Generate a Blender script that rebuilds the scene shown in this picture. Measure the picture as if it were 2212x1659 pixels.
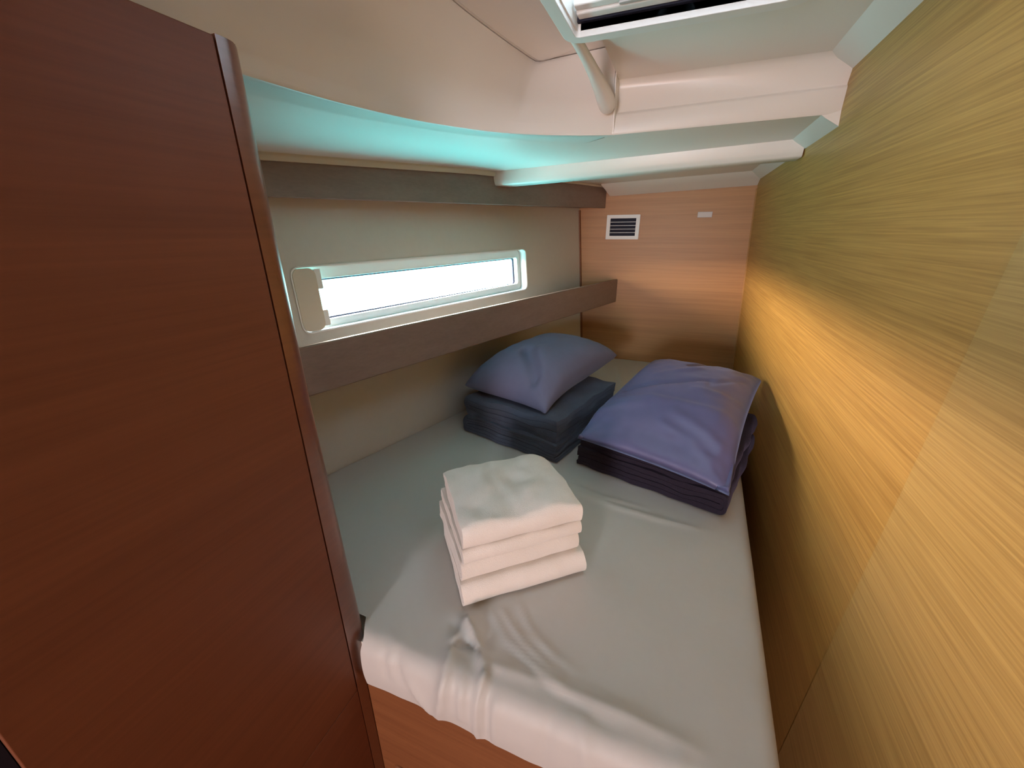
import bpy, bmesh, math, random
from mathutils import Vector, Matrix, noise
for o in list(bpy.data.objects): bpy.data.objects.remove(o)
S = bpy.context.scene
COL = S.collection
PI = math.pi

# ------------------------------------------------------------------ camera
cam_d = bpy.data.cameras.new('camera'); cam = bpy.data.objects.new('camera', cam_d); COL.objects.link(cam)
cam_d.sensor_width = 36.0; cam_d.lens = 36.0 * 860.9 / 2212; cam_d.clip_start = 0.01
R = ((0.92797008, -0.12793113, 0.35000736), (0.37260326, 0.33412988, -0.86575056), (-0.00619147, 0.9338045, 0.35773009))
cam.matrix_world = Matrix(((*R[0], 0), (*R[1], 0), (*R[2], 1.55), (0, 0, 0, 1)))
S.camera = cam
# ------------------------------------------------------------------ view and world
S.view_settings.view_transform = 'Standard'; S.view_settings.look = 'None'
S.view_settings.gamma = 1; S.view_settings.use_curve_mapping = False
S.view_settings.exposure = 0.0
try:
    S.cycles.use_denoising = True
    S.cycles.max_bounces = 12; S.cycles.diffuse_bounces = 8; S.cycles.sample_clamp_indirect = 6
except Exception: pass
SKY = (0.72, 0.90, 1.0); WATER = (0.42, 0.95, 0.95)
W = bpy.data.worlds.new('harbour_daylight'); S.world = W; W.use_nodes = True
nt = W.node_tree; nt.nodes.clear()
tc = nt.nodes.new('ShaderNodeTexCoord'); sx = nt.nodes.new('ShaderNodeSeparateXYZ')
cr = nt.nodes.new('ShaderNodeValToRGB'); bg = nt.nodes.new('ShaderNodeBackground'); wo = nt.nodes.new('ShaderNodeOutputWorld')
mr = nt.nodes.new('ShaderNodeMapRange'); mr.inputs[1].default_value = -1; mr.inputs[2].default_value = 1
nt.links.new(tc.outputs['Generated'], sx.inputs[0]); nt.links.new(sx.outputs['Z'], mr.inputs[0]); nt.links.new(mr.outputs[0], cr.inputs[0])
nt.links.new(cr.outputs[0], bg.inputs[0]); nt.links.new(bg.outputs[0], wo.inputs[0])
for e_, (p_, c_) in zip(range(9), ((0.0, (.07, .48, .51)), (0.13, (.07, .46, .49)), (0.22, (.05, .24, .25)), (0.49, (.04, .08, .08)), (0.508, (1.0, .86, .66)), (0.60, (1.0, .88, .70)), (0.68, (.40, .46, .50)), (0.85, (.28, .38, .50)), (1.0, (.28, .38, .50)))):
    el = cr.color_ramp.elements[e_] if e_ < 2 else cr.color_ramp.elements.new(p_)
    el.position = p_; el.color = (*c_, 1)
bg.inputs[1].default_value = 82.0

def area(name, loc, rot, sx_, sy_, col, power, portal=False):
    l = bpy.data.lights.new(name, 'AREA'); l.shape = 'RECTANGLE'; l.size = sx_; l.size_y = sy_
    l.color = col; l.energy = power
    o = bpy.data.objects.new(name, l); COL.objects.link(o); o.location = loc; o.rotation_euler = rot
    if portal: l.cycles.is_portal = True
    else: l.spread = math.radians(110)
    return o
# light coming in through the open cabin door behind the viewer
area('doorway_light', (-0.26, -2.35, 0.85), (PI/2, 0, 0), 0.50, 1.0, (1.0, 0.62, 0.52), 15.5)
area('saloon_daylight', (-0.30, -2.37, 1.55), (math.radians(80), 0, 0), 0.40, 0.35, (0.76, 0.88, 1.0), 12.0)
area('hatch_portal', (-0.06, 0.69, 2.09), (0, 0, 0), 0.36, 0.44, (1, 1, 1), 1.0, portal=True)
HS = 0.292
hull_x = lambda y, z=0.8: -0.51 + HS * (y - 2.469) - 0.072 * (z - 0.8)
HD = Vector((HS, 1, 0)).normalized()
HN = Vector((1, -HS, 0.072)).normalized()
HU = HN.cross(HD).normalized()
if HU.z < 0: HU = -HU
HM = Matrix(((HD.x, HU.x, HN.x, -0.51), (HD.y, HU.y, HN.y, 2.469), (HD.z, HU.z, HN.z, 0.8), (0, 0, 0, 1)))
o = area('window_portal', (0, 0, 0), (0, 0, 0), 1.06, 0.15, (1, 1, 1), 1.0, portal=True)
pc = HM @ Vector((-1.085, 0.558, -0.075))
zl = -HN; xl_ = HD; yl_ = zl.cross(xl_)
o.matrix_world = Matrix(((xl_.x, yl_.x, zl.x, pc.x), (xl_.y, yl_.y, zl.y, pc.y), (xl_.z, yl_.z, zl.z, pc.z), (0, 0, 0, 1)))
o.matrix_world = o.matrix_world @ Matrix.Identity(4)

# ------------------------------------------------------------------ materials
def new_mat(name):
    m = bpy.data.materials.new(name); m.use_nodes = True
    t = m.node_tree; b = t.nodes['Principled BSDF']
    return m, t, b
def plain(name, col, rough=0.5, spec=0.5, bump=0.0, scale=200.0, var=0.0):
    m, t, b = new_mat(name)
    b.inputs['Base Color'].default_value = (*col, 1); b.inputs['Roughness'].default_value = rough
    b.inputs['Specular IOR Level'].default_value = spec
    c = t.nodes.new('ShaderNodeTexCoord'); n = t.nodes.new('ShaderNodeTexNoise'); n.inputs['Scale'].default_value = scale
    n.inputs['Detail'].default_value = 4
    t.links.new(c.outputs['Object'], n.inputs['Vector'])
    if bump:
        bp = t.nodes.new('ShaderNodeBump'); bp.inputs['Strength'].default_value = bump; bp.inputs['Distance'].default_value = 0.002
        t.links.new(n.outputs[0], bp.inputs['Height']); t.links.new(bp.outputs[0], b.inputs['Normal'])
    if var:
        n2 = t.nodes.new('ShaderNodeTexNoise'); n2.inputs['Scale'].default_value = scale * 0.05; n2.inputs['Detail'].default_value = 5
        t.links.new(c.outputs['Object'], n2.inputs['Vector'])
        mx = t.nodes.new('ShaderNodeMix'); mx.data_type = 'RGBA'
        mx.inputs[6].default_value = (*[k * (1 - var) for k in col], 1); mx.inputs[7].default_value = (*[min(1, k * (1 + var)) for k in col], 1)
        t.links.new(n2.outputs[0], mx.inputs[0]); t.links.new(mx.outputs[2], b.inputs['Base Color'])
    return m
def wood(name, dark, light, stretch, rough=0.4, spec=0.5, contrast=1.0, coat=0.0, broad=0.45):
    """fine straight veneer grain; stretch = texture scale on x, y, z (low along the grain)"""
    m, t, b = new_mat(name)
    c = t.nodes.new('ShaderNodeTexCoord'); mp = t.nodes.new('ShaderNodeMapping'); mp.inputs['Scale'].default_value = stretch
    t.links.new(c.outputs['Object'], mp.inputs[0])
    n1 = t.nodes.new('ShaderNodeTexNoise'); n1.inputs['Scale'].default_value = 1.0; n1.inputs['Detail'].default_value = 8; n1.inputs['Roughness'].default_value = 0.62; n1.inputs['Distortion'].default_value = 0.15
    t.links.new(mp.outputs[0], n1.inputs['Vector'])
    mp2 = t.nodes.new('ShaderNodeMapping'); mp2.inputs['Scale'].default_value = [s * 0.22 for s in stretch]; mp2.inputs['Location'].default_value = (3.1, 7.7, 1.9)
    t.links.new(c.outputs['Object'], mp2.inputs[0])
    n2 = t.nodes.new('ShaderNodeTexNoise'); n2.inputs['Scale'].default_value = 1.0; n2.inputs['Detail'].default_value = 3
    t.links.new(mp2.outputs[0], n2.inputs['Vector'])
    add = t.nodes.new('ShaderNodeMath'); add.operation = 'MULTIPLY_ADD'; add.inputs[1].default_value = 1 - broad
    t.links.new(n1.outputs[0], add.inputs[0])
    h = t.nodes.new('ShaderNodeMath'); h.operation = 'MULTIPLY'; h.inputs[1].default_value = broad
    t.links.new(n2.outputs[0], h.inputs[0]); t.links.new(h.outputs[0], add.inputs[2])
    r = t.nodes.new('ShaderNodeValToRGB'); k = 0.11 / contrast
    r.color_ramp.elements[0].position = 0.5 - k; r.color_ramp.elements[0].color = (*dark, 1)
    r.color_ramp.elements[1].position = 0.5 + k; r.color_ramp.elements[1].color = (*light, 1)
    t.links.new(add.outputs[0], r.inputs[0]); t.links.new(r.outputs[0], b.inputs['Base Color'])
    bp = t.nodes.new('ShaderNodeBump'); bp.inputs['Strength'].default_value = 0.08; bp.inputs['Distance'].default_value = 0.001
    t.links.new(n1.outputs[0], bp.inputs['Height']); t.links.new(bp.outputs[0], b.inputs['Normal'])
    b.inputs['Roughness'].default_value = rough; b.inputs['Specular IOR Level'].default_value = spec
    b.inputs['Coat Weight'].default_value = coat; b.inputs['Coat Roughness'].default_value = 0.3
    return m
def cloth(name, col, rough=0.85, sheen=0.0, weave=900, bump=0.15, sheen_tint=(1, 1, 1), var=0.06, spec=0.3):
    m = plain(name, col, rough, spec, bump, weave, var)
    b = m.node_tree.nodes['Principled BSDF']
    b.inputs['Sheen Weight'].default_value = sheen; b.inputs['Sheen Roughness'].default_value = 0.4
    b.inputs['Sheen Tint'].default_value = (*sheen_tint, 1)
    return m
M = {}
M['oak_right'] = wood('golden oak veneer', (0.38, 0.190, 0.040), (0.56, 0.305, 0.078), (300, 3.4, 300), 0.42, 0.4, 0.95, broad=0.22)
M['oak_panel'] = wood('oak veneer paled by light', (0.40, 0.225, 0.062), (0.56, 0.335, 0.105), (300, 3.4, 300), 0.42, 0.4, 0.95, broad=0.22)  # same oak, paler in colour for the hatch light on this panel
M['oak_back'] = wood('oak veneer in warm light', (0.39, 0.185, 0.070), (0.48, 0.238, 0.09), (3, 150, 150), 0.42, 0.4, 0.9)  # same oak, browner in colour for the light on the back wall
M['shaded_wood'] = wood('shaded red brown veneer', (0.135, 0.042, 0.018), (0.175, 0.056, 0.024), (150, 3, 150), 0.5, 0.3, 0.8)  # same wood as the walls, dim reddish light put into its colour
M['post'] = wood('varnished shaded red brown edge', (0.135, 0.042, 0.018), (0.175, 0.056, 0.024), (150, 3, 150), 0.28, 0.6, 0.8, coat=0.4)  # same dimmed red tone as the locker face, glossier
M['shaded_wood_front'] = wood('shaded red brown veneer across', (0.17, 0.06, 0.022), (0.23, 0.088, 0.032), (3, 150, 150), 0.45, 0.4, 0.8)  # berth front: dim reddish light put into the wood colour
M['backlit_wood'] = wood('backlit grey brown wood', (0.225, 0.16, 0.135), (0.27, 0.195, 0.165), (150, 3, 150), 0.5, 0.3, 0.8)  # same wood, greyed in colour for the cool backlight on the boards
M['liner'] = plain('white moulded gelcoat', (0.80, 0.765, 0.715), 0.33, 0.5, 0.02, 60)
M['hull_fabric'] = plain('beige vinyl liner', (0.60, 0.575, 0.52), 0.7, 0.2, 0.25, 900, 0.03)
M['white'] = plain('white plastic', (0.80, 0.80, 0.78), 0.4, 0.4)
M['cream'] = plain('cream plastic', (0.62, 0.56, 0.46), 0.45, 0.3)
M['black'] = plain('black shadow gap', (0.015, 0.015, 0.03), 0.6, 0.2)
M['sheet'] = cloth('light grey cotton sheet', (0.54, 0.53, 0.50), 0.5, 0.10, 1200, 0.08, var=0.02)
M['towel'] = cloth('white cotton towel', (0.84, 0.80, 0.75), 0.9, 0.2, 700, 0.6, var=0.03)
M['blanket_a'] = cloth('slate fleece', (0.070, 0.083, 0.120), 0.95, 0.28, 350, 0.9, (0.6, 0.7, 1), 0.2)
M['blanket_b'] = cloth('dark violet fleece', (0.026, 0.020, 0.035), 0.95, 0.16, 350, 0.9, (0.7, 0.6, 1), 0.2)
M['pillow_a'] = cloth('slate blue pillowcase', (0.145, 0.152, 0.245), 0.8, 0.15, 900, 0.1, (0.7, 0.8, 1), 0.05)
M['pillow_b'] = cloth('indigo satin pillowcase', (0.092, 0.095, 0.215), 0.45, 0.28, 900, 0.06, (0.45, 0.6, 1), 0.05, 0.6)
M['floor'] = wood('teak floor', (0.22, 0.09, 0.04), (0.34, 0.15, 0.06), (40, 1.5, 40), 0.4, 0.4, 0.9)
m, t, b = new_mat('window glass')
t.nodes.clear(); out = t.nodes.new('ShaderNodeOutputMaterial'); tr = t.nodes.new('ShaderNodeBsdfTransparent'); gl = t.nodes.new('ShaderNodeBsdfGlossy')
gl.inputs['Roughness'].default_value = 0.03; mx = t.nodes.new('ShaderNodeMixShader'); mx.inputs[0].default_value = 0.05
t.links.new(tr.outputs[0], mx.inputs[1]); t.links.new(gl.outputs[0], mx.inputs[2]); t.links.new(mx.outputs[0], out.inputs[0]); M['glass'] = m
m, t, b = new_mat('pleated blind fabric')
t.nodes.clear(); out = t.nodes.new('ShaderNodeOutputMaterial'); tr = t.nodes.new('ShaderNodeBsdfTranslucent'); df = t.nodes.new('ShaderNodeBsdfDiffuse')
tr.inputs[0].default_value = (0.8, 0.78, 0.74, 1); df.inputs[0].default_value = (0.85, 0.83, 0.8, 1)
mx = t.nodes.new('ShaderNodeMixShader'); mx.inputs[0].default_value = 0.75
t.links.new(tr.outputs[0], mx.inputs[1]); t.links.new(df.outputs[0], mx.inputs[2]); t.links.new(mx.outputs[0], out.inputs[0]); M['blind'] = m

# ------------------------------------------------------------------ helpers
def mesh_obj(name, verts, faces, mat, parent=None, smooth=False, bevel=0, seg=3, solid=0, subsurf=0, angle=None):
    me = bpy.data.meshes.new(name); me.from_pydata([tuple(v) for v in verts], [], faces); me.update()
    bm = bmesh.new(); bm.from_mesh(me); bmesh.ops.recalc_face_normals(bm, faces=bm.faces); bm.to_mesh(me); bm.free()
    o = bpy.data.objects.new(name, me); COL.objects.link(o)
    if isinstance(mat, (list, tuple)):
        for x in mat: me.materials.append(x)
    else: me.materials.append(mat)
    if parent: o.parent = parent
    if solid:
        s = o.modifiers.new('solid', 'SOLIDIFY'); s.thickness = solid; s.offset = 0
    if bevel:
        b = o.modifiers.new('bevel', 'BEVEL'); b.width = bevel; b.segments = seg; b.limit_method = 'ANGLE'; b.angle_limit = math.radians(40)
    if subsurf:
        s = o.modifiers.new('sub', 'SUBSURF'); s.levels = subsurf; s.render_levels = subsurf
    if smooth or bevel:
        for p in me.polygons: p.use_smooth = True
        if angle is not None or (bevel and not smooth):
            try: me.set_sharp_from_angle(angle=math.radians(angle or 40))
            except Exception: pass
    return o
BOXF = [(0, 1, 3, 2), (4, 6, 7, 5), (0, 4, 5, 1), (2, 3, 7, 6), (0, 2, 6, 4), (1, 5, 7, 3)]
def box(name, x0, x1, y0, y1, z0, z1, mat, parent=None, bevel=0, seg=3, mtx=None):
    v = [Vector((x, y, z)) for x in (x0, x1) for y in (y0, y1) for z in (z0, z1)]
    if mtx: v = [mtx @ p for p in v]
    return mesh_obj(name, v, BOXF, mat, parent, bevel=bevel, seg=seg)
def prism(name, poly_bottom, poly_top, mat, parent=None, bevel=0, seg=3, smooth=False):
    n = len(poly_bottom); v = list(poly_bottom) + list(poly_top)
    f = [tuple(range(n)), tuple(range(n, 2 * n))] + [(i, (i + 1) % n, n + (i + 1) % n, n + i) for i in range(n)]
    return mesh_obj(name, v, f, mat, parent, bevel=bevel, seg=seg, smooth=smooth)
def empty(name, loc=(0, 0, 0), rz=0, **props):
    o = bpy.data.objects.new(name, None); COL.objects.link(o); o.location = loc; o.rotation_euler = (0, 0, rz); o.empty_display_size = 0.05
    tag(o, **props); return o
def tag(o, label=None, category=None, group=None, kind=None):
    for k, v in (('label', label), ('category', category), ('group', group), ('kind', kind)):
        if v: o[k] = v
    return o
def rrect(x0, x1, y0, y1, r, n=6):
    pts = []
    for cx, cy, a0 in ((x1 - r, y1 - r, 0), (x0 + r, y1 - r, PI/2), (x0 + r, y0 + r, PI), (x1 - r, y0 + r, 1.5 * PI)):
        for i in range(n + 1):
            a = a0 + PI/2 * i / n; pts.append((cx + r * math.cos(a), cy + r * math.sin(a)))
    return pts
def plate(name, loops, z0, z1, mat, mtx, parent=None, bevel=0.0):
    """flat plate with holes: loops in local xy, thickness z0..z1, placed by mtx"""
    cu = bpy.data.curves.new(name, 'CURVE'); cu.dimensions = '2D'; cu.fill_mode = 'BOTH'; cu.extrude = (z1 - z0) / 2
    for lp in loops:
        sp = cu.splines.new('POLY'); sp.points.add(len(lp) - 1)
        for p, (x, y) in zip(sp.points, lp): p.co = (x, y, 0, 1)
        sp.use_cyclic_u = True
    tmp = bpy.data.objects.new('tmp', cu); COL.objects.link(tmp)
    dg = bpy.context.evaluated_depsgraph_get(); dg.update()
    me = bpy.data.meshes.new_from_object(tmp.evaluated_get(dg))
    bpy.data.objects.remove(tmp); bpy.data.curves.remove(cu)
    me.transform(mtx @ Matrix.Translation((0, 0, (z0 + z1) / 2))); me.name = name
    bm = bmesh.new(); bm.from_mesh(me); bmesh.ops.remove_doubles(bm, verts=bm.verts, dist=1e-6); bmesh.ops.recalc_face_normals(bm, faces=bm.faces); bm.to_mesh(me); bm.free()
    me.materials.clear(); me.materials.append(mat)
    o = bpy.data.objects.new(name, me); COL.objects.link(o)
    if parent: o.parent = parent
    if bevel:
        b = o.modifiers.new('bevel', 'BEVEL'); b.width = bevel; b.segments = 3; b.limit_method = 'ANGLE'; b.angle_limit = math.radians(60)
        for p in me.polygons: p.use_smooth = True
        me.set_sharp_from_angle(angle=math.radians(40))
    return o
def grid_mesh(name, rows, mat, parent=None, smooth=True, solid=0, subsurf=0, closed_u=False):
    nv = len(rows[0]); v = [p for r in rows for p in r]; f = []
    for i in range(len(rows) - 1):
        for j in range(nv - (0 if closed_u else 1)):
            j2 = (j + 1) % nv
            f.append((i * nv + j, i * nv + j2, (i + 1) * nv + j2, (i + 1) * nv + j))
    return mesh_obj(name, v, f, mat, parent, smooth=smooth, solid=solid, subsurf=subsurf)
def lerp(a, b, t): return a + (b - a) * t

# ------------------------------------------------------------------ room shell
WX = lambda z: 0.364 - 0.0572 * (z - 0.8)            # right wall leans a little inwards
YB = 2.469
st = dict(kind='structure')
w = prism('wall_right', [(WX(-.02), -2.7, -.02), (WX(-.02), YB, -.02), (WX(-.02) + .05, YB, -.02), (WX(-.02) + .05, -2.7, -.02)],
          [(WX(2.1), -2.7, 2.1), (WX(2.1), YB, 2.1), (WX(2.1) + .05, YB, 2.1), (WX(2.1) + .05, -2.7, 2.1)], M['oak_right']); tag(w, **st)
# the nearer panel of the right wall, overlapping with a raked seam
ys = lambda z: 0.596 + (1.547 - z) * 0.172
t_ = 0.0007
pz0, pz1 = 0.0, 1.93
tag(prism('trim_1', [(WX(pz0) - t_, -1.2, pz0), (WX(pz0) - t_, ys(pz0), pz0), (WX(pz0) + .001, ys(pz0), pz0), (WX(pz0) + .001, -1.2, pz0)],
      [(WX(pz1) - t_, -1.2, pz1), (WX(pz1) - t_, ys(pz1), pz1), (WX(pz1) + .001, ys(pz1), pz1), (WX(pz1) + .001, -1.2, pz1)], M['oak_panel']), **st)
tag(box('wall_back', -.63, 0.46, YB, YB + .04, -.02, 2.1, M['oak_back']), **st)
tag(prism('floor', [(-2.02, -2.7, -.05), (.46, -2.7, -.05), (.46, YB, -.05), (-.50, YB, -.05)], [(-2.02, -2.7, -.02), (.46, -2.7, -.02), (.46, YB, -.02), (-.50, YB, -.02)], M['floor']), **st)
# hull side with the long portlight opening
hole = rrect(-1.696, -0.556, 0.464, 0.660, 0.028)
hole = [(x, y + (0.012 if y > .55 else 0.010) * (x + 1.674) / 1.118) for x, y in hole]
outer = [(-5.4, -.83), (0.04, -.83), (0.04, 1.3), (-5.4, 1.3)]
tag(plate('wall_left', [outer, hole], -0.07, 0.0, M['hull_fabric'], HM), **st)
# wall behind the viewer with the open doorway
tag(box('wall_front', -2.10, 0.50, -2.70, -2.64, -.02, 2.1, M['shaded_wood']), **st)
# deck slab above the liner with a hatch opening
ident = Matrix.Identity(4)
tag(plate('trim_2', [[(-2.12, -2.7), (0.46, -2.7), (0.46, 2.5), (-.615, 2.5)], rrect(-.245, .125, .46, .90, .03)], 2.03, 2.07, M['liner'], ident), **st)

# window parts
win = empty('window_1', HM @ Vector((-1.115, 0.47, 0)), kind='structure')
Wi = Matrix.Translation(-win.location) @ HM
glz = [(-1.590, 0.492), (-0.583, 0.503), (-0.583, 0.630), (-1.590, 0.618)]
def rr_poly(x0, x1, yb0, yb1, yt0, yt1, r):
    base = rrect(x0, x1, 0, 1, r); res = []
    for x, y in rrect(x0, x1, 0.0, 0.13, r):
        f_ = (x - x0) / (x1 - x0); b_ = lerp(yb0, yb1, f_); tt = lerp(yt0, yt1, f_)
        res.append((x, b_ + (tt - b_) * y / 0.13))
    return res
gl_loop = rr_poly(-1.670, -0.583, .492, .507, .618, .632, 0.012)
gl_in = rr_poly(-1.646, -0.588, .497, .509, .613, .627, 0.010)
plate('window_frame', [rrect(-1.73, -0.53, 0.43, 0.70, 0.03), gl_loop], -0.062, -0.038, M['white'], Wi, win, 0.0015)
plate('gasket', [rr_poly(-1.655, -.578, .487, .499, .623, .637, .012), gl_in], -0.068, -0.060, M['black'], Wi, win)
plate('pane', [gl_loop], -0.066, -0.063, M['glass'], Wi, win)
# reveal lining in white with a thin raised lip
lip_o = [(x, y) for x, y in hole]
def inset(loop, d):
    cx = sum(p[0] for p in loop) / len(loop); cy = sum(p[1] for p in loop) / len(loop); n = len(loop); res = []
    for i in range(n):
        a = Vector(loop[i - 1]); b_ = Vector(loop[(i + 1) % n]); t = (b_ - a)
        if t.length < 1e-9: res.append(loop[i]); continue
        t.normalize(); nn = Vector((-t.y, t.x)); p = Vector(loop[i])
        res.append(tuple(p + nn * d))
    return res
lip_i = inset(hole, 0.004)
plate('reveal_lining', [lip_o, lip_i], -0.040, 0.0025, M['white'], Wi, win)
plate('end_cover', [rrect(-1.690, -1.622, .470, .654, .022)], -0.012, 0.0015, M['cream'], Wi, win, 0.001)
for a, b_ in ((.592, .650), (.480, .528)):
    plate('tab', [rrect(-1.625, -1.606, a, b_, .003)], -0.020, 0.0005, M['white'], Wi, win, 0.001)

# ------------------------------------------------------------------ ceiling liner
def low(x):                                          # camber of the lower ceiling
    z = 1.793 + 0.036 * x
    if x < -.75: z -= 0.10 * (-.75 - x)
    return z
ceil = empty('ceiling', (-.2, .8, 1.8), kind='structure')
CT = Vector(ceil.location)
def cm(name, rows, mat=M['liner'], solid=0.0): 
    return grid_mesh(name, [[Vector(p) - CT for p in r] for r in rows], mat, ceil, solid=solid)
from bisect import bisect
def spline(pts, n):
    """Catmull-Rom through points"""
    P = [Vector(p) for p in pts]; P = [P[0] * 2 - P[1]] + P + [P[-1] * 2 - P[-2]]; out = []
    segs = len(P) - 3
    for k in range(n + 1):
        u = k / n * segs; i = min(int(u), segs - 1); t = u - i
        a, b, c, d = P[i:i + 4]
        out.append(0.5 * ((2 * b) + (-a + c) * t + (2 * a - 5 * b + 4 * c - d) * t * t + (-a + 3 * b - 3 * c + d) * t ** 3))
    return out
# edge where the side slope meets the low ceiling
edge = spline([(-.655, -1.25), (-.652, 0.1), (-.640, .46), (-.631, .571), (-.618, .654), (-.595, .746), (-.560, .850), (-.510, .950), (-.452, 1.040), (-.377, 1.115), (-.290, 1.180), (-.205, 1.229)], 90)
upper = spline([(-.482, -1.25), (-.481, 0.2), (-.482, .70), (-.480, .885), (-.457, 1.069), (-.434, 1.205)], 68)
upper += [Vector(p) for p in ((-.426, 1.238), (-.412, 1.246), (-.385, 1.240))]
k = len(edge) - len(upper)
upper += [Vector((-.385 + (.172) * (i + 1) / k, 1.240 - .020 * (i + 1) / k)) for i in range(k)]
prof = [(0, 0.0, 0), (.012, .01, 0), (.022, .03, 0), (.03, .12, 0), (.05, .145, 0), (.13, .26, 0), (.165, .30, 0), (.30, .44, 0), (.33, .46, 0), (.6, .70, 0), (.9, .94, 0), (.97, .985, 0), (1, 1, 0)]
ZL = 1.975
ZT = 1.912
rows = []
for a, b in zip(edge, upper):
    r = []
    for f_, h_, _ in prof:
        p = a.lerp(b, f_); z0 = low(a.x); r.append((p.x, p.y, z0 + (ZL - z0) * h_))
    rows.append(r)
cm('side_slope', rows)
# groove line round the top panel
gr = [[(p.x + dx, p.y + dy, ZL + dz) for dx, dy, dz in ((-.004, .003, 0.0), (-.002, .002, .012), (.006, -.006, .012), (.008, -.008, -.001), (.012, -.011, -.0015), (0.10, -.05, 0.0015))] for p in upper[:72]]
cm('top_panel_edge', gr)
# top ceiling, in two pieces round the hatch
HX0, HX1, HY0, HY1 = -.245, .125, .46, .90
def flat(name, x0, x1, y0, y1, z=ZT):
    return cm(name, [[(x0, y0, z), (x1, y0, z)], [(x0, y1, z), (x1, y1, z)]])
flat('top_panel', -.50, -.20, -1.25, 1.26, ZL + .0015); flat('top_panel', HX1, .30, -1.25, 1.30); flat('top_panel', HX0, HX1, -1.25, HY0); flat('top_panel', -.203, HX1, HY1, 1.30)
cm('panel_side', [[(-.241, -1.25, ZT - .004), (-.241, .93, ZT - .004)], [(-.241, -1.25, ZL + .01), (-.241, .93, ZL + .01)]])
# hatch trunk
# recessed panel side and aft riser
XR = 0.34
def riser(name, prof_, x0, x1, n=14, cam_=True):
    rows = []
    for i in range(n + 1):
        x = lerp(x0, x1, i / n); xx = min(x, 9)
        rows.append([(x, y + (.155 * x - .028) * max(0, min(1, (1.912 - z) / .115)), (low(x) - 1.793 + z) if z < 1.86 else z) for y, z in prof_])
    return cm(name, rows)
riser('aft_riser', [(1.290, 1.793), (1.287, 1.797), (1.281, 1.838), (1.282, 1.843), (1.286, 1.8455), (1.287, 1.849), (1.270, 1.892), (1.264, 1.904), (1.250, 1.912), (1.235, 1.914)], -.208, XR)
cm('panel_side', [[(-.203, .90, ZT), (-.203, 1.30, ZT)], [(-.203, .90, ZL + .01), (-.203, 1.30, ZL + .01)]])
mesh_obj('panel_side', [Vector(p) - CT for p in ((-.2045, 1.226, 1.788), (-.2045, 1.30, 1.788), (-.2045, 1.30, ZL), (-.2045, 1.195, ZL))], [(0, 1, 2, 3)], M['liner'], ceil, solid=.002)
# low ceiling
low_rows = []
pan_x = lambda y: -.423 + .340 * (y - YB)            # plane of the upper valance
for i, p in enumerate(edge):
    xa = pan_x(p.y) + .002
    # fan out towards the hull side
    tgt = Vector((pan_x(lerp(-1.25, 1.60, i / 90.0)), lerp(-1.25, 1.60, i / 90.0)))
    L_ = (Vector(p[:2]) - tgt).length; c_ = min(.3, .022 / max(L_, .01))
    low_rows.append([(*(Vector(p[:2]).lerp(tgt, j)), low(lerp(p.x, tgt.x, j)) - dz) for j, dz in [(0, 0), (c_, .0012), (c_ * 1.12, -.0008)] + [(lerp(c_ * 1.12, 1, q / 7), 0) for q in range(1, 8)]])
cm('low_panel', low_rows)
pe = edge[-1]
cm('low_panel', [[(lerp(pe.x, pan_x(1.60), i / 8), lerp(pe.y, 1.60, i / 8), low(lerp(pe.x, pan_x(1.60), i / 8))), (lerp(pe.x, pan_x(1.60), i / 8), 1.62, low(lerp(pe.x, pan_x(1.60), i / 8)))] for i in range(9)])
cm('low_panel', [[(x, 1.262 + .155 * x, low(x)), (x, 1.62, low(x))] for x in [lerp(pe.x, .34, i / 8) for i in range(9)]])
cm('low_panel', [[(x, 1.60, low(x)), (x, 2.50, low(x) + .004)] for x in [lerp(-.75, .34, i / 10) for i in range(11)]])
# cove between low ceiling and right wall: bands that follow the wall
def cove(y0, y1, z_, w0=.05, h0=.028):
    rr = []
    for y in (y0, y1):
        rr.append([(WX(1.8) - w0, y, z_ + .003), (WX(1.8) - w0 * .6, y, z_ - h0 * .35), (WX(1.8) + .004, y, z_ - h0)])
    return cm('cove', rr)
for y_, z_, w0, h0 in ((1.3065, 1.805, .045, .030), (1.692, 1.805, .05, .030)):
    xw = WX(1.8) + .004
    mesh_obj('cove_end', [Vector((WX(1.8) - w0, y_, z_ + .004)) - CT, Vector((WX(1.8) - w0 * .6, y_, z_ - h0 * .35)) - CT, Vector((xw, y_, z_ - h0)) - CT, Vector((xw, y_, z_ + .01)) - CT], [(0, 1, 2, 3)], M['liner'], ceil, solid=.002)
cove(-1.25, 1.28, ZT, .062, .034); cove(1.304, 1.61, 1.805, .045, .030); cove(1.67, 2.46, 1.805, .05, .030)
# transverse beam and the aft fillet: bodies with depth
bw = []
for i in range(17):
    x = lerp(-.725, .305, i / 16); z = low(x)
    bw.append([(x, 1.596, z + .01), (x, 1.597, z - .004), (x, 1.602, z - .030), (x, 1.606, z - .044), (x, 1.611, z - .048), (x, 1.690, z - .048), (x, 1.694, z - .044), (x, 1.700, z + .01)])
nb = len(bw[0])
bo = grid_mesh('trim_3', bw, M['liner'], None, closed_u=True)
bm = bmesh.new(); bm.from_mesh(bo.data); bmesh.ops.holes_fill(bm, edges=bm.edges, sides=0); bmesh.ops.recalc_face_normals(bm, faces=bm.faces); bm.to_mesh(bo.data); bm.free(); bo.data.set_sharp_from_angle(angle=math.radians(50)); tag(bo, **st)
bw = []
for i in range(13):
    x = lerp(-.405, WX(1.76) - .001, i / 12); z = low(x); xs = -.435 if i == 0 else x
    bw.append([(xs, 2.345, z + .01), (xs, 2.355, z - .003), (lerp(xs, x, .5), 2.40, z - .022), (x, 2.462, z - .048), (x, YB - .0005, z - .050), (x, YB - .0005, z + .01)])
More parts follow.
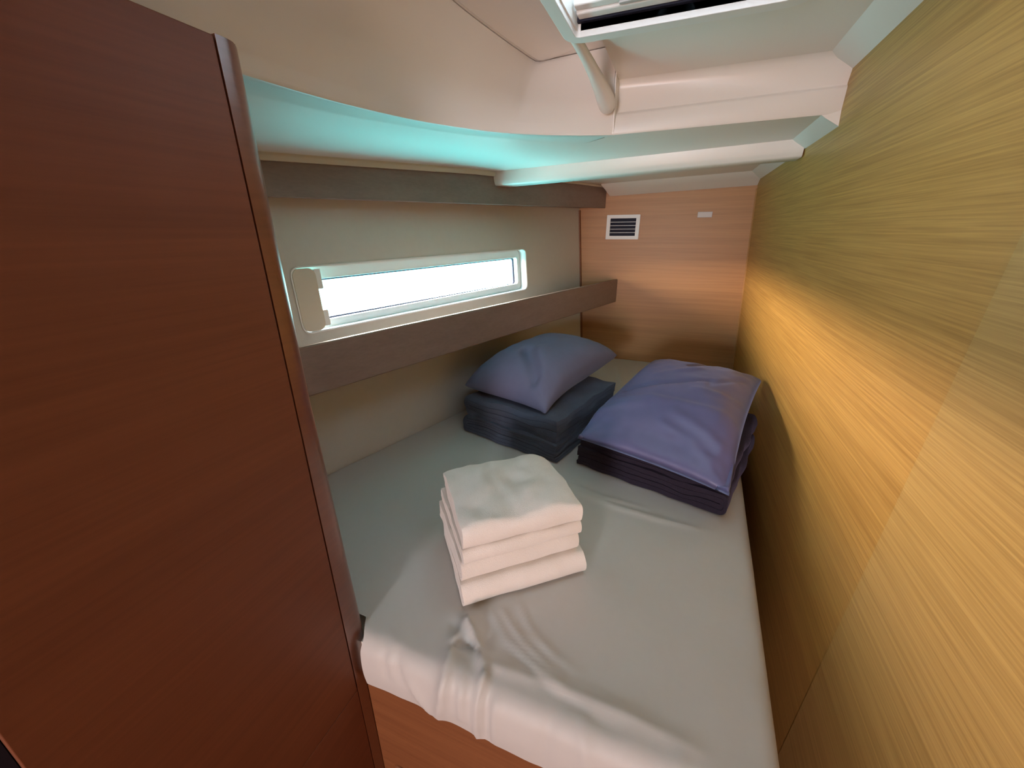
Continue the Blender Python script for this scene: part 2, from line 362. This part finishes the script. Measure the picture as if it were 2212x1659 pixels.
bo = grid_mesh('trim_4', bw, M['liner'], None, closed_u=True)
bm = bmesh.new(); bm.from_mesh(bo.data); bmesh.ops.holes_fill(bm, edges=bm.edges, sides=0); bmesh.ops.recalc_face_normals(bm, faces=bm.faces); bm.to_mesh(bo.data); bm.free(); bo.data.set_sharp_from_angle(angle=math.radians(50)); tag(bo, **st)
# cream trim strip under the outer edge of the low ceiling
tp = [(pan_x(y) + .010, y, low(pan_x(y))) for y in [lerp(.42, 1.595, i / 12) for i in range(13)]]
tag(grid_mesh('trim_5', [[(x - .012, y, z + .002), (x - .012, y, z - .016), (x, y, z - .016), (x + .004, y, z - .004), (x + .004, y, z + .002)] for x, y, z in tp], M['cream'], None, closed_u=True, smooth=False), **st)
tp = [(pan_x(y) + .010, y, low(pan_x(y))) for y in [lerp(1.70, 2.46, i / 6) for i in range(7)]]
tag(grid_mesh('trim_6', [[(x - .012, y, z + .002), (x - .012, y, z - .007), (x, y, z - .007), (x, y, z + .002)] for x, y, z in tp], M['cream'], None, closed_u=True, smooth=False), **st)
# light bead in the corner of back and right wall
tag(prism('trim_7', [(WX(.82) - .006, YB, .82), (WX(.82) + .001, YB - .007, .82), (WX(.82) + .001, YB + .001, .82)],
      [(WX(1.74) - .006, YB, 1.74), (WX(1.74) + .001, YB - .007, 1.74), (WX(1.74) + .001, YB + .001, 1.74)], M['oak_back']), **st)
tag(prism('trim_8', [(hull_x(YB, .8) , YB + .001, .8), (hull_x(YB, .8) + .008, YB + .001, .8), (hull_x(YB, .8) + .004, YB - .010, .8), (hull_x(YB, .8) - .004, YB - .010, .8)],
      [(hull_x(YB, 1.66), YB + .001, 1.66), (hull_x(YB, 1.66) + .008, YB + .001, 1.66), (hull_x(YB, 1.66) + .004, YB - .010, 1.66), (hull_x(YB, 1.66) - .004, YB - .010, 1.66)], M['shaded_wood_front']), **st)

# ------------------------------------------------------------------ deck hatch
ha = empty('deck_hatch', (-.06, .68, ZT), label='white framed roof hatch with a pleated white blind, at the top of the picture', category='hatch')
HMt = Matrix.Translation(-Vector(ha.location))
plate('frame', [rrect(-.254, .142, .43, .932, .035), rrect(-.232, .112, .47, .905, .008)], ZT - .026, ZT + .002, M['white'], HMt, ha, 0.009)
for nm, (a, b_, c, d) in {'a': (-.236, -.229, .46, .912), 'b': (.109, .116, .46, .912), 'c': (-.236, .116, .905, .912), 'd': (-.236, .116, .46, .467)}.items():
    box('trunk_side', a - ha.location.x, b_ - ha.location.x, c - ha.location.y, d - ha.location.y, -.016, .125, M['white'], ha)
box('blind_gap', -.229 + .06, .109 + .06, .896 - .68, .9045 - .68, -.006, .012, M['black'], ha)
zz = []
for i in range(57):
    y = lerp(.47, .852, i / 56); zz.append(y)
rows = [[(-.226 + .06, y - .68, .012 + (.010 if i % 2 else 0)), (.106 + .06, y - .68, .012 + (.010 if i % 2 else 0))] for i, y in enumerate(zz)]
grid_mesh('pleated_blind', rows, M['blind'], ha, smooth=False)
box('blind_rail', -.226 + .06, .106 + .06, .852 - .68, .872 - .68, .000, .022, M['white'], ha, bevel=.003)
box('blind_rail', -.226 + .06, .106 + .06, .873 - .68, .895 - .68, -.004, .018, M['white'], ha, bevel=.003)
box('handle', -.150 + .06, .106 + .06, .862 - .68, .870 - .68, -.004, .000, plain('grey rail', (.45, .42, .40), .4), ha, bevel=.001)

# tapered white duct from the hatch corner to the riser
path = [Vector(p) for p in ((-.242, .920, 1.898), (-.240, .99, 1.896), (-.234, 1.07, 1.886), (-.226, 1.14, 1.868), (-.220, 1.182, 1.852), (-.218, 1.201, 1.843), (-.218, 1.214, 1.836))]
rad = [.010, .0105, .013, .018, .0225, .021, .008]
rows = []
for i, p in enumerate(path):
    d = (path[min(i + 1, len(path) - 1)] - path[max(i - 1, 0)]).normalized(); sx_ = d.cross(Vector((0, 0, 1))).normalized(); up = sx_.cross(d)
    rows.append([p + (sx_ * math.cos(a) + up * math.sin(a)) * rad[i] for a in [2 * PI * k / 20 for k in range(20)]])
rows.append([path[-1] + Vector((0, .004, -.004))] * 20)
c = grid_mesh('ceiling_conduit', rows, M['liner'], None, closed_u=True, subsurf=1)
tag(c, label='smooth white tapered conduit running from the hatch corner down the ceiling moulding', category='conduit')

# ------------------------------------------------------------------ shelf and valance along the hull
sh = empty('hull_shelf', (-.6, 1.45, 1.151), label='long open shelf with a brown wooden fiddle board under the window', category='shelf')
sl = Vector(sh.location)
def along(f, y0, y1, z0, z1, th, mat, parent, org, name, bevel=.002):
    lo0, lo1 = (z0 if isinstance(z0, tuple) else (z0, z0)); hi0, hi1 = (z1 if isinstance(z1, tuple) else (z1, z1))
    v = [(f(y0), y0, lo0), (f(y1), y1, lo1), (f(y1) - th, y1, lo1), (f(y0) - th, y0, lo0)]
    u = [(f(y0), y0, hi0), (f(y1), y1, hi1), (f(y1) - th, y1, hi1), (f(y0) - th, y0, hi0)]
    return prism(name, [Vector(p) - org for p in v], [Vector(p) - org for p in u], mat, parent, bevel=bevel)
fid = lambda y: -.321 + .2955 * (y - YB)
along(fid, .43, YB - .001, 1.151, 1.283, .018, M['backlit_wood'], sh, sl, 'fiddle_board', .004)
ys_ = [lerp(.43, YB - .001, i / 10) for i in range(11)]
v = [Vector((fid(y) - .017, y, 1.168)) - sl for y in ys_] + [Vector((hull_x(y, 1.17) + .001, y, 1.168)) - sl for y in reversed(ys_)]
prism('shelf_board', v, [p + Vector((0, 0, .012)) for p in v], M['backlit_wood'], sh)
va = empty('upper_valance', (-.7, 1.6, 1.64), label='long wooden valance board, toned grey-brown for backlight, above the window, under the ceiling', category='valance')
vl = Vector(va.location)
along(pan_x, .43, YB - .001, (1.628, 1.668), (1.752, 1.782), .018, M['backlit_wood'], va, vl, 'front_board', .003)
v = [Vector((pan_x(y) - .017, y, lerp(1.632, 1.672, (y - .43) / 2.039))) - vl for y in ys_] + [Vector((hull_x(y, 1.65) + .001, y, lerp(1.632, 1.672, (y - .43) / 2.039))) - vl for y in reversed(ys_)]
prism('bottom_board', v, [p + Vector((0, 0, .010)) for p in v], M['backlit_wood'], va)

# ------------------------------------------------------------------ vent and small plate on the back wall
ve = empty('air_vent', (-.319, YB, 1.568), label='small white louvred air vent on the brown back wall', category='vent')
VM = Matrix(((1, 0, 0, 0), (0, 0, -1, 0), (0, 1, 0, 0), (0, 0, 0, 1)))  # local xy -> x,z ; local z -> -y
plate('vent_frame', [rrect(-.090, .090, -.064, .064, .003), rrect(-.070, .070, -.046, .046, .002)], 0.0, .012, M['white'], VM, ve, .0015)
box('vent_back', -.072, .072, -.002, -.0005, -.048, .048, M['black'], ve)
for i in range(4):
    z = -.046 + .0184 * (i + 1) - .001
    box('slat', -.070, .070, -.010, -.004, z - .0012, z + .0012, M['white'], ve)
pl = box('wall_catch', -.035, .035, -.008, 0, -.014, .014, plain('grey white plastic', (.62, .56, .54), .5), bevel=.002)
pl.location = (.093, YB, 1.625); tag(pl, label='small plain white rectangular catch plate high on the back wall', category='plate')

# ------------------------------------------------------------------ locker on the left
LX, LY, LZ = -.5, .420, 1.753
lk = empty('hanging_locker', (-.8, .2, 0), label='tall wooden locker, toned reddish brown for dim light, filling the left side', category='locker')
ll = Vector(lk.location)
rr = .030
def lbox(name, x0, x1, y0, y1, z0, z1, mat, bevel=0): return box(name, x0 - ll.x, x1 - ll.x, y0 - ll.y, y1 - ll.y, z0, z1, mat, lk, bevel=bevel)
lbox('carcass', -1.66, LX - .012, .035, LY - .012, .002, LZ - .004, M['shaded_wood'])
lbox('side_panel', LX - .020, LX, .032, .3795, .674, LZ - .002, M['shaded_wood'], .0012)
lbox('plinth', LX - .020, LX - .0003, .032, .3805, .0, .6715, M['shaded_wood'], .0012)
# corner post with a rounded aft edge and a rounded top corner
pr = [(LX, .3815)] + [(LX - rr + rr * math.cos(a), LY + .001 - rr + rr * math.sin(a)) for a in [PI/2 * i / 10 for i in range(11)]] + [(LX - .45, LY + .001), (LX - .45, .3815)]
rows = []
for k in range(12):
    z = lerp(0, LZ - .016, k / 4) if k < 5 else LZ - .016 + .016 * math.sin((k - 4) / 7 * PI/2)
    sh_ = 0 if k < 5 else .016 * (1 - math.cos((k - 4) / 7 * PI/2))
    lean = .038 * max(0, 1 - z / 1.35)
    rows.append([(x - ll.x, min(y, LY + .001 - sh_) - ll.y + (lean * min(1, (y - .3815) / .02)), z) for x, y in pr])
po = grid_mesh('corner_post', rows, M['post'], lk, closed_u=True)
bm = bmesh.new(); bm.from_mesh(po.data); bmesh.ops.holes_fill(bm, edges=bm.edges, sides=0); bmesh.ops.recalc_face_normals(bm, faces=bm.faces); bm.to_mesh(po.data); bm.free(); po.data.set_sharp_from_angle(angle=math.radians(35))
tag(box('wall_side', -1.9, -1.0, -2.60, .030, -.02, 1.95, M['shaded_wood']), **st)

# ------------------------------------------------------------------ berth base and mattress
tag(box('shade_filler', -.60, -.512, -.40, .0312, -.02, 1.75, M['black']), **st)  # black box added to stand for the unlit corner beside the locker
MT, MTH = 0.80, 0.118
be = empty('berth_base', (0, 1.4, 0), label='wooden berth base with a front panel toned reddish for dim light under the mattress', category='berth')
mesh_panel = plate('front_panel', [[(-.499, 0), (.225, 0), (.225, MT - MTH - .003), (-.499, MT - MTH - .003)], [(-.447 + .020 * math.cos(a), .385 + .013 * math.sin(a)) for a in [2 * PI * i / 20 for i in range(20)]]], 0.0, .018, M['shaded_wood_front'], Matrix(((1, 0, 0, 0), (0, 0, -1, .424 - 1.4), (0, 1, 0, 0), (0, 0, 0, 1))), be)
v = [(hull_x(.446, .6) + .02, .446), (.205, .446), (.30, YB - .002), (hull_x(YB, .6) + .03, YB - .002)]
prism('side_panel', [(.207, .444 - 1.4, 0), (.225, .444 - 1.4, 0), (.318, YB - 1.404, 0), (.300, YB - 1.404, 0)], [(.207, .444 - 1.4, MT - MTH - .003), (.225, .444 - 1.4, MT - MTH - .003), (.318, YB - 1.404, MT - MTH - .003), (.300, YB - 1.404, MT - MTH - .003)], M['shaded_wood_front'], be)
prism('platform', [(x, y - 1.4, MT - MTH - .022) for x, y in v], [(x, y - 1.4, MT - MTH - .002) for x, y in v], M['shaded_wood_front'], be)

def seg_dist(px, py, a, b):
    ax, ay = a; bx, by = b; dx, dy = bx - ax, by - ay; L = dx * dx + dy * dy
    t = max(0, min(1, ((px - ax) * dx + (py - ay) * dy) / L)) if L else 0
    return math.hypot(px - ax - t * dx, py - ay - t * dy), t
# ridges: polyline in unrolled sheet coords (x, y; front drop continues to y < .39), height, width
RIDGES = [
    ([(-.308, .512), (-.302, .505), (-.285, .490), (-.250, .450), (-.228, .420)], .015, .009),
    ([(-.308, .512), (-.312, .465), (-.296, .400), (-.300, .36), (-.315, .29)], .011, .013),
    ([(-.306, .455), (-.284, .472), (-.262, .462), (-.243, .430)], -.011, .007),
    ([(-.335, .500), (-.300, .475)], -.004, .008), ([(-.275, .430), (-.262, .395), (-.262, .33)], .006, .008), ([(-.18, .53), (-.09, .50)], .003, .008),
    ([(-.273, .548), (-.224, .507), (-.156, .478), (-.10, .465)], .005, .009),
    ([(-.253, .562), (-.187, .513), (-.112, .480)], .004, .007),
    ([(-.220, .587), (-.192, .552), (-.142, .521)], .003, .007),
    ([(-.247, .449), (-.132, .459), (.010, .459), (.12, .45)], .005, .013),
    ([(-.30, .55), (-.20, .49), (-.12, .45), (0, .43)], -.003, .010),
    ([(-.228, .430), (-.229, .36), (-.232, .28)], .007, .006),
    ([(-.216, .44), (-.214, .36), (-.216, .30)], -.006, .007),
    ([(-.196, .40), (-.197, .30)], .003, .006),
    ([(-.41, .41), (-.39, .35)], -.004, .007), ([(-.438, .42), (-.425, .34)], -.003, .006), ([(-.37, .36), (-.33, .28)], .004, .009),
    ([(-.211, 1.028), (-.080, .996), (.035, .986), (.13, .985)], .004, .010), ([(-.264, 1.062), (-.125, 1.027), (.007, 1.020)], .003, .008),
    ([(-.259, 2.30), (-.21, 2.08), (-.176, 1.85)], .005, .012), ([(-.15, 2.35), (-.13, 2.05)], .005, .014), ([(-.05, .43), (-.03, .34), (-.02, .29)], .003, .012), ([(.1, .43), (.10, .30)], .003, .012),
    ([(-.10, .42), (-.11, .30)], -.003, .012),
]
def sheet_disp(x, y):
    d = 0.0
    for pts, h, w_ in RIDGES:
        best = 9; bt = 0; n = len(pts) - 1
        for i in range(n):
            dd, t = seg_dist(x, y, pts[i], pts[i + 1])
            if dd < best: best = dd; bt = (i + t) / n
        h = h * 1.5
        if best < w_ * 3.2:
            d += h * math.exp(-(best / w_) ** 1.4) * (0.35 + 0.65 * math.sin(PI * min(1, max(0, bt * .8 + .15))))
    d += 0.0022 * noise.noise(Vector((x * 6, y * 6, .3))) + 0.0007 * noise.noise(Vector((x * 26, y * 14, 2.2)))
    return d
rr_ = .030
def roll(s):                       # s measured from the fold line; returns (inward distance, drop)
    L = rr_ * PI / 2
    if s >= L: return s - L + rr_, 0.0
    if s >= 0:
        a = PI/2 * (1 - s / L); return rr_ * (1 - math.sin(a)), rr_ * (1 - math.cos(a))
    return 0.0, rr_ - s
YF = 0.397
xr_ = lambda y: .243 + .0486 * (y - .474)
ml = empty('mattress', (-.3, 1.4, MT - MTH), label='large berth mattress wearing a light grey fitted sheet with wrinkles at the front', category='mattress')
mo = Vector(ml.location)
Ld = MTH - rr_
sv = [-Ld + i * (Ld) / 12 for i in range(12)] + [i * rr_ * PI/2 / 8 for i in range(8)] + [rr_ * PI/2 + i * .0058 for i in range(0, 44)]
y_ = sv[-1]
while y_ < YB - .008 - YF + rr_ * (PI/2 - 1) - .02:
    y_ += .0085 if y_ < 1.0 else .02; sv.append(y_)
sv.append(YB - .008 - YF + rr_ * (PI/2 - 1))
rows = []
for s in sv:
    iy, dz = roll(s); y = YF + iy
    xa = hull_x(y, .8) + .004; xb = xr_(y)
    Lx = xb - xa - rr_ + rr_ * PI/2
    NX = 190
    ss = [Lx * i / NX for i in range(NX + 1)] + [Lx + Ld * (i + 1) / 6 for i in range(6)]
    row = []
    for q in ss:
        ix, dzx = roll(Lx - q); x = xb - ix
        if y < .450: x = max(x, lerp(-.487, -.512, max(0, min(1, (y - .408) / .036))) + .00001 * len(row))
        drop = min(MTH, dz + dzx) if (s >= 0 or q <= Lx) else MTH
        usey = y if s >= rr_ * PI/2 else YF + rr_ - (rr_ * PI/2 - s)
        d = sheet_disp(x, usey) if q < Lx + .001 else 0
        # normal: blend up / front
        a = 1 - max(0, min(1, s / (rr_ * PI/2))); ny = -math.sin(a * PI/2); nz = math.cos(a * PI/2)
        bulge = .006 * math.sin(PI * max(0, min(1, (dz - .01) / MTH)))
        sag = .004 * math.sin(x * 17 + 1) * a * (dz / MTH)
        row.append(Vector((x, y + ny * (d + bulge), MT - drop + nz * d + sag)) - mo)
    rows.append(row)
grid_mesh('fitted_sheet', rows, M['sheet'], ml)
v = [(hull_x(YF + .02) + .008, YF + .015), (xr_(YF) - .012, YF + .015), (xr_(YB) - .012, YB - .010), (hull_x(YB) + .008, YB - .010)]
prism('mattress_core', [(x - mo.x, y - mo.y, .001) for x, y in v], [(x - mo.x, y - mo.y, MTH - .026) for x, y in v], plain('foam', (.7, .68, .6), .9), ml)

# ------------------------------------------------------------------ folded linen
def fold_loops(D, T, n, t, gap=.0012, flat_front=1.0, seed=0, open_even=0.0):
    """nested U cross sections (depth d, height h): closed at d = 0 (rounded fold), open at d = D"""
    rnd = random.Random(seed); loops = []
    for i in range(n):
        ro = T / 2 - i * (t + gap); ri = max(ro - t, .0008)
        if ro < t * .6: break
        c = T / 2; x0 = T / 2 * flat_front * .75
        de = D - rnd.random() * open_even
        de2 = D - rnd.random() * open_even
        K = 8; outer_ = []; inner_ = []
        ex = .75 * flat_front
        ns = max(6, int(D / .02))
        for j in range(ns + 1): outer_.append((lerp(de, x0, j / ns), c - ro))
        for j in range(1, 2 * K): a = -PI/2 - PI * j / (2 * K); outer_.append((x0 + ro * ex * math.cos(a), c + ro * math.sin(a)))
        for j in range(ns + 1): outer_.append((lerp(x0, de2, j / ns), c + ro))
        for j in range(ns + 1): inner_.append((lerp(de2, x0, j / ns), c + ri))
        for j in range(1, 2 * K): a = PI/2 + PI * j / (2 * K); inner_.append((x0 + ri * ex * math.cos(a), c + ri * math.sin(a)))
        for j in range(ns + 1): inner_.append((lerp(x0, de, j / ns), c - ri))
        loops.append(outer_ + inner_)
    return loops
def extrude_loops(name, loops, Wd, axis, mat, parent, deform, nw=26, org=Vector((0, 0, 0))):
    """loops (d,h) extruded over width; axis 'x': width on x, d on y ; 'y': width on y, d from +x towards -x"""
    V = []; F = []
    for lp in loops:
        n = len(lp); base = len(V)
        for k in range(nw + 1):
            w_ = Wd * k / nw
            for d, h in lp:
                p = Vector((w_ - Wd / 2, d, h)) if axis == 'x' else (Vector((-d, w_, h)) if axis == 'y' else Vector((d, w_, h)))
                V.append(deform(p) + org)
        for k in range(nw):
            for j in range(n):
                j2 = (j + 1) % n; F.append((base + k * n + j, base + k * n + j2, base + (k + 1) * n + j2, base + (k + 1) * n + j))
        half = n // 2
        for k in (0, nw):                      # caps as quad strips between outer and inner runs
            for j in range(half - 1):
                F.append((base + k * n + j, base + k * n + j + 1, base + k * n + n - 2 - j, base + k * n + n - 1 - j))
    o = mesh_obj(name, V, F, mat, parent, smooth=True, angle=55)
    return o
def nz(p, s, sd): return noise.noise(Vector((p.x * s + sd, p.y * s - sd, p.z * s + sd * .7)))

# white towels: front fold edge direction 41 degrees
ang = math.atan2(.189, .217)
fx = Vector((math.cos(ang), math.sin(ang), 0)); fy = Vector((-math.sin(ang), math.cos(ang), 0))
TW = [  # height, thickness, width, depth, shift along front, shift in depth, twist, layers
    (0.000, .058, .288, .245, .000, .000, 0.00, 3, 'lowest of the four white towels, pushed forward on the grey sheet'),
    (0.0595, .052, .272, .236, -.006, .014, .03, 3, 'second lowest white towel of the folded stack, with a double front fold'),
    (0.1125, .036, .268, .240, -.004, .006, .015, 2, 'third white towel of the stack, just below the top one'),
    (0.1502, .056, .262, .240, -.006, .002, -.02, 4, 'topmost folded white towel with a creased upper face'),
]
F0 = Vector((-.326, .530, MT)) + fx * .144
for i, (h, T, Wd, D, sx_, sy_, tw, nl, lab) in enumerate(TW):
    org = F0 + fx * sx_ + fy * sy_ + Vector((0, 0, h + .0035))
    t = empty('folded_towel', org, ang + tw, label='%s' % lab, category='towel', group='white towels stacked on the bed')
    def df(p, i=i, T=T, Wd=Wd, D=D):
        q = p.copy(); e_ = (abs(p.x) / (Wd / 2)) ** 6; hh = p.z / T
        q.z += hh * (.0045 * nz(p, 16, i * 3.1) + .0022 * nz(p, 45, i)) * (1.6 if i == 3 else .5) - hh * .008 * e_ * (1 if i == 3 else .3)
        q.y += .0035 * nz(Vector((p.x, 0, p.z)), 14, i + 5) * (1 - min(1, p.y / D))
        q.x += .0030 * nz(Vector((0, p.y, p.z)), 22, i + 9)
        if i == 3:
            for a_, b_, hgt, wd in (((-.02, .16), (.075, .135), .0035, .006), ((-.05, .20), (.04, .17), .0025, .006), ((.0, .03), (.04, .085), .003, .007), ((.02, .10), (.10, .075), .003, .008), ((-.09, .05), (-.03, .10), -.003, .009)):
                d_, _ = seg_dist(p.x, p.y, a_, b_); q.z += hh * hgt * 1.7 * math.exp(-(d_ / wd) ** 2)
        if i == 3: q.z -= hh * .012 * max(0, (p.y / D - .72) / .28) ** 2
        return q
    loops = fold_loops(D, T, nl, T / 2 / nl - .0010, .0010, 0.85, i, .006)
    extrude_loops('towel_cloth', loops, Wd, 'x', M['towel'], t, df, 30)

# blankets
def blanket(name, loc, rz, Wx, Dy, layers, mat, axis, seed, label):
    t = empty(name, loc, rz, label=label, category='blanket')
    z = 0
    for k, (T, dx, dy, ww, dd, nl) in enumerate(layers):
        def df(p, k=k, T=T, z=z, dx=dx, dy=dy, dd=dd):
            q = p.copy(); hh = p.z / T
            q.z += z + hh * .010 * nz(p, 9, seed + k) + .003 * nz(p, 26, seed)
            q.x += dx + .011 * nz(Vector((0, p.y, p.z * 2)), 11, seed + k); q.y += dy + .011 * nz(Vector((p.x, 0, p.z * 2)), 13, seed + 2 + k)
            return q
        loops = fold_loops(ww, T, nl, T / 2 / nl - .0012, .0012, .8, seed + k, .01)
        extrude_loops('blanket_fold', loops, dd, axis, mat, t, df, 26)
        z += T - .001
    return t
# pile by the hull: fold on the left (d runs to +x)
a1 = math.atan2(1.146 - 1.259, -.304 + .718)
blanket('folded_blanket', (-.722, 1.262, MT + .004), a1, .43, .5, [(.070, 0, 0, .435, .50, 3), (.080, .0, .012, .425, .47, 2)], M['blanket_a'], 'z', 3,
        'folded slate-grey blanket under the pillow beside the hull side')
a2 = math.atan2(1.052 - 1.18, .20 + .25)
blanket('folded_blanket', (.196, 1.056, MT + .004), a2, .45, .5, [(.066, .014, 0, .47, .46, 2), (.055, .004, .008, .455, .50, 2)], M['blanket_b'], 'y', 11,
        'folded dark violet blanket under the pillow beside the oak wall')

# pillows
def pillow(name, loc, rot, Wd, Ln, T, mat, seed, label, fn=None, hem=None):
    N, K = 56, 72
    t = empty(name, loc, 0, label=label, category='pillow'); t.rotation_euler = rot
    V = []; F = []
    def P(u, v, side):
        cu = 1 - abs(u) ** 2.6; cv = 1 - abs(v) ** 2.6
        h = (max(cu, 0) * max(cv, 0)) ** .42
        px = 1 - .055 * (1 - abs(v) ** 2) * 1.0 * abs(u) ** 3     # edges curve in between the pointed corners
        py = 1 - .045 * (1 - abs(u) ** 2) * abs(v) ** 3
        x = u * Wd / 2 * px; y = v * Ln / 2 * py
        corner = (abs(u) * abs(v)) ** 2
        wr = .006 * noise.noise(Vector((x * 9 + seed, y * 9, side))) + .0035 * noise.noise(Vector((x * 24, y * 24 + seed, side))) * (.5 + abs(u * v))
        # radiating creases from the corners
        an = math.atan2((abs(v) - 1.02) * Ln, (abs(u) - 1.02) * Wd); rad_ = math.hypot((1 - abs(u)) * Wd, (1 - abs(v)) * Ln)
        wr += .0045 * math.sin(an * 16 + seed) * math.exp(-rad_ / .09) * (1 - math.exp(-rad_ / .02))
        z = side * (T / 2 * h) + wr * min(1, h * 2)
        if side < 0: z = -T * .30 * h + wr * .3
        p = Vector((x, y, z + T * .30))
        return fn(p, u, v, side) if fn else p
    idx = {}
    for side in (1, -1):
        for i in range(N + 1):
            for j in range(K + 1):
                bd = i in (0, N) or j in (0, K)
                if side < 0 and bd: idx[(side, i, j)] = idx[(1, i, j)]; continue
                u = math.sin((i / N - .5) * PI * .999); v = math.sin((j / K - .5) * PI * .999)
                u = lerp(u, (i / N - .5) * 2, .5); v = lerp(v, (j / K - .5) * 2, .5)
                idx[(side, i, j)] = len(V); V.append(P(u, v, side))
        for i in range(N):
            for j in range(K):
                F.append((idx[(side, i, j)], idx[(side, i + 1, j)], idx[(side, i + 1, j + 1)], idx[(side, i, j + 1)]))
    mesh_obj('pillowcase', V, F, mat, t, smooth=True)
    return t
def pf1(p, u, v, s):
    p = p.copy()
    # a sag line from the front corner, corners droop over the blanket
    p.z -= .030 * max(0, -v) ** 3 * (1.0) + .020 * max(0, u) ** 4 * max(0, -v) ** 2
    d, _ = seg_dist(u, v, (-.1, -.35), (.55, -.80)); 
    if s > 0: p.z -= .022 * math.exp(-(d / .11) ** 2); d, _ = seg_dist(u, v, (.10, -.25), (.75, -.80)); p.z += .008 * math.exp(-(d / .10) ** 2)
    return p
ca, sa = math.cos(a1), math.sin(a1)
c1 = Vector((-.722, 1.262, 0)) + Vector((ca, sa, 0)) * .185 + Vector((-sa, ca, 0)) * .315
pillow('pillow', (c1.x, c1.y, MT + .162), (math.radians(1.5), 0, a1), .375, .585, .21, M['pillow_a'], 2.0, 'slate-blue pillow on the blanket beside the hull side', pf1)
def pf2(p, u, v, s):
    p = p.copy()
    p.x *= 1 - .07 * (v + 1) / 2
    line = -.42 - .10 * u * u + .10 * u                # where the top rolls over into the front end
    f_ = max(0, min(1, (line - v) / .58)); f_ = f_ * f_ * (3 - 2 * f_)
    if s > 0: p.z -= .050 * f_ * (1 - max(0, -v - .8) / .2 * .6)
    g_ = max(0, (-v - .72) / .28); p.z -= .040 * g_ ** 1.3 * (.35 + .65 * max(0, u * .5 + .5))
    if s > 0:
        k_ = (v - line); p.z += .005 * math.exp(-(k_ / .05) ** 2) * (1 - u * u)
        for a_, b_, h_, w_ in (((-.72, -.30), (.35, .20), -.007, .035), ((-.1, .55), (.2, .95), -.010, .06), ((.1, -.55), (.8, -.72), .006, .04), ((.0, -.70), (.75, -.85), .005, .04), ((-.5, .1), (.1, .5), .004, .05), ((.35, .1), (.8, .5), -.005, .05), ((.2, -.1), (.9, -.05), .004, .04), ((-.9, -.7), (-.3, -.55), .005, .04)):
            d, _ = seg_dist(u, v, a_, b_); p.z += h_ * math.exp(-(d / w_) ** 2)
    return p
ca, sa = math.cos(a2), math.sin(a2)
c2 = Vector((-.24, 1.118, 0)) + Vector((ca, sa, 0)) * .222 + Vector((-sa, ca, 0)) * .34
pillow('pillow', (c2.x, c2.y, MT + .142), (math.radians(4.5), 0, a2 + .03), .44, .67, .165, M['pillow_b'], 5.0, 'shiny indigo pillow on the dark violet blanket beside the oak wall', pf2)
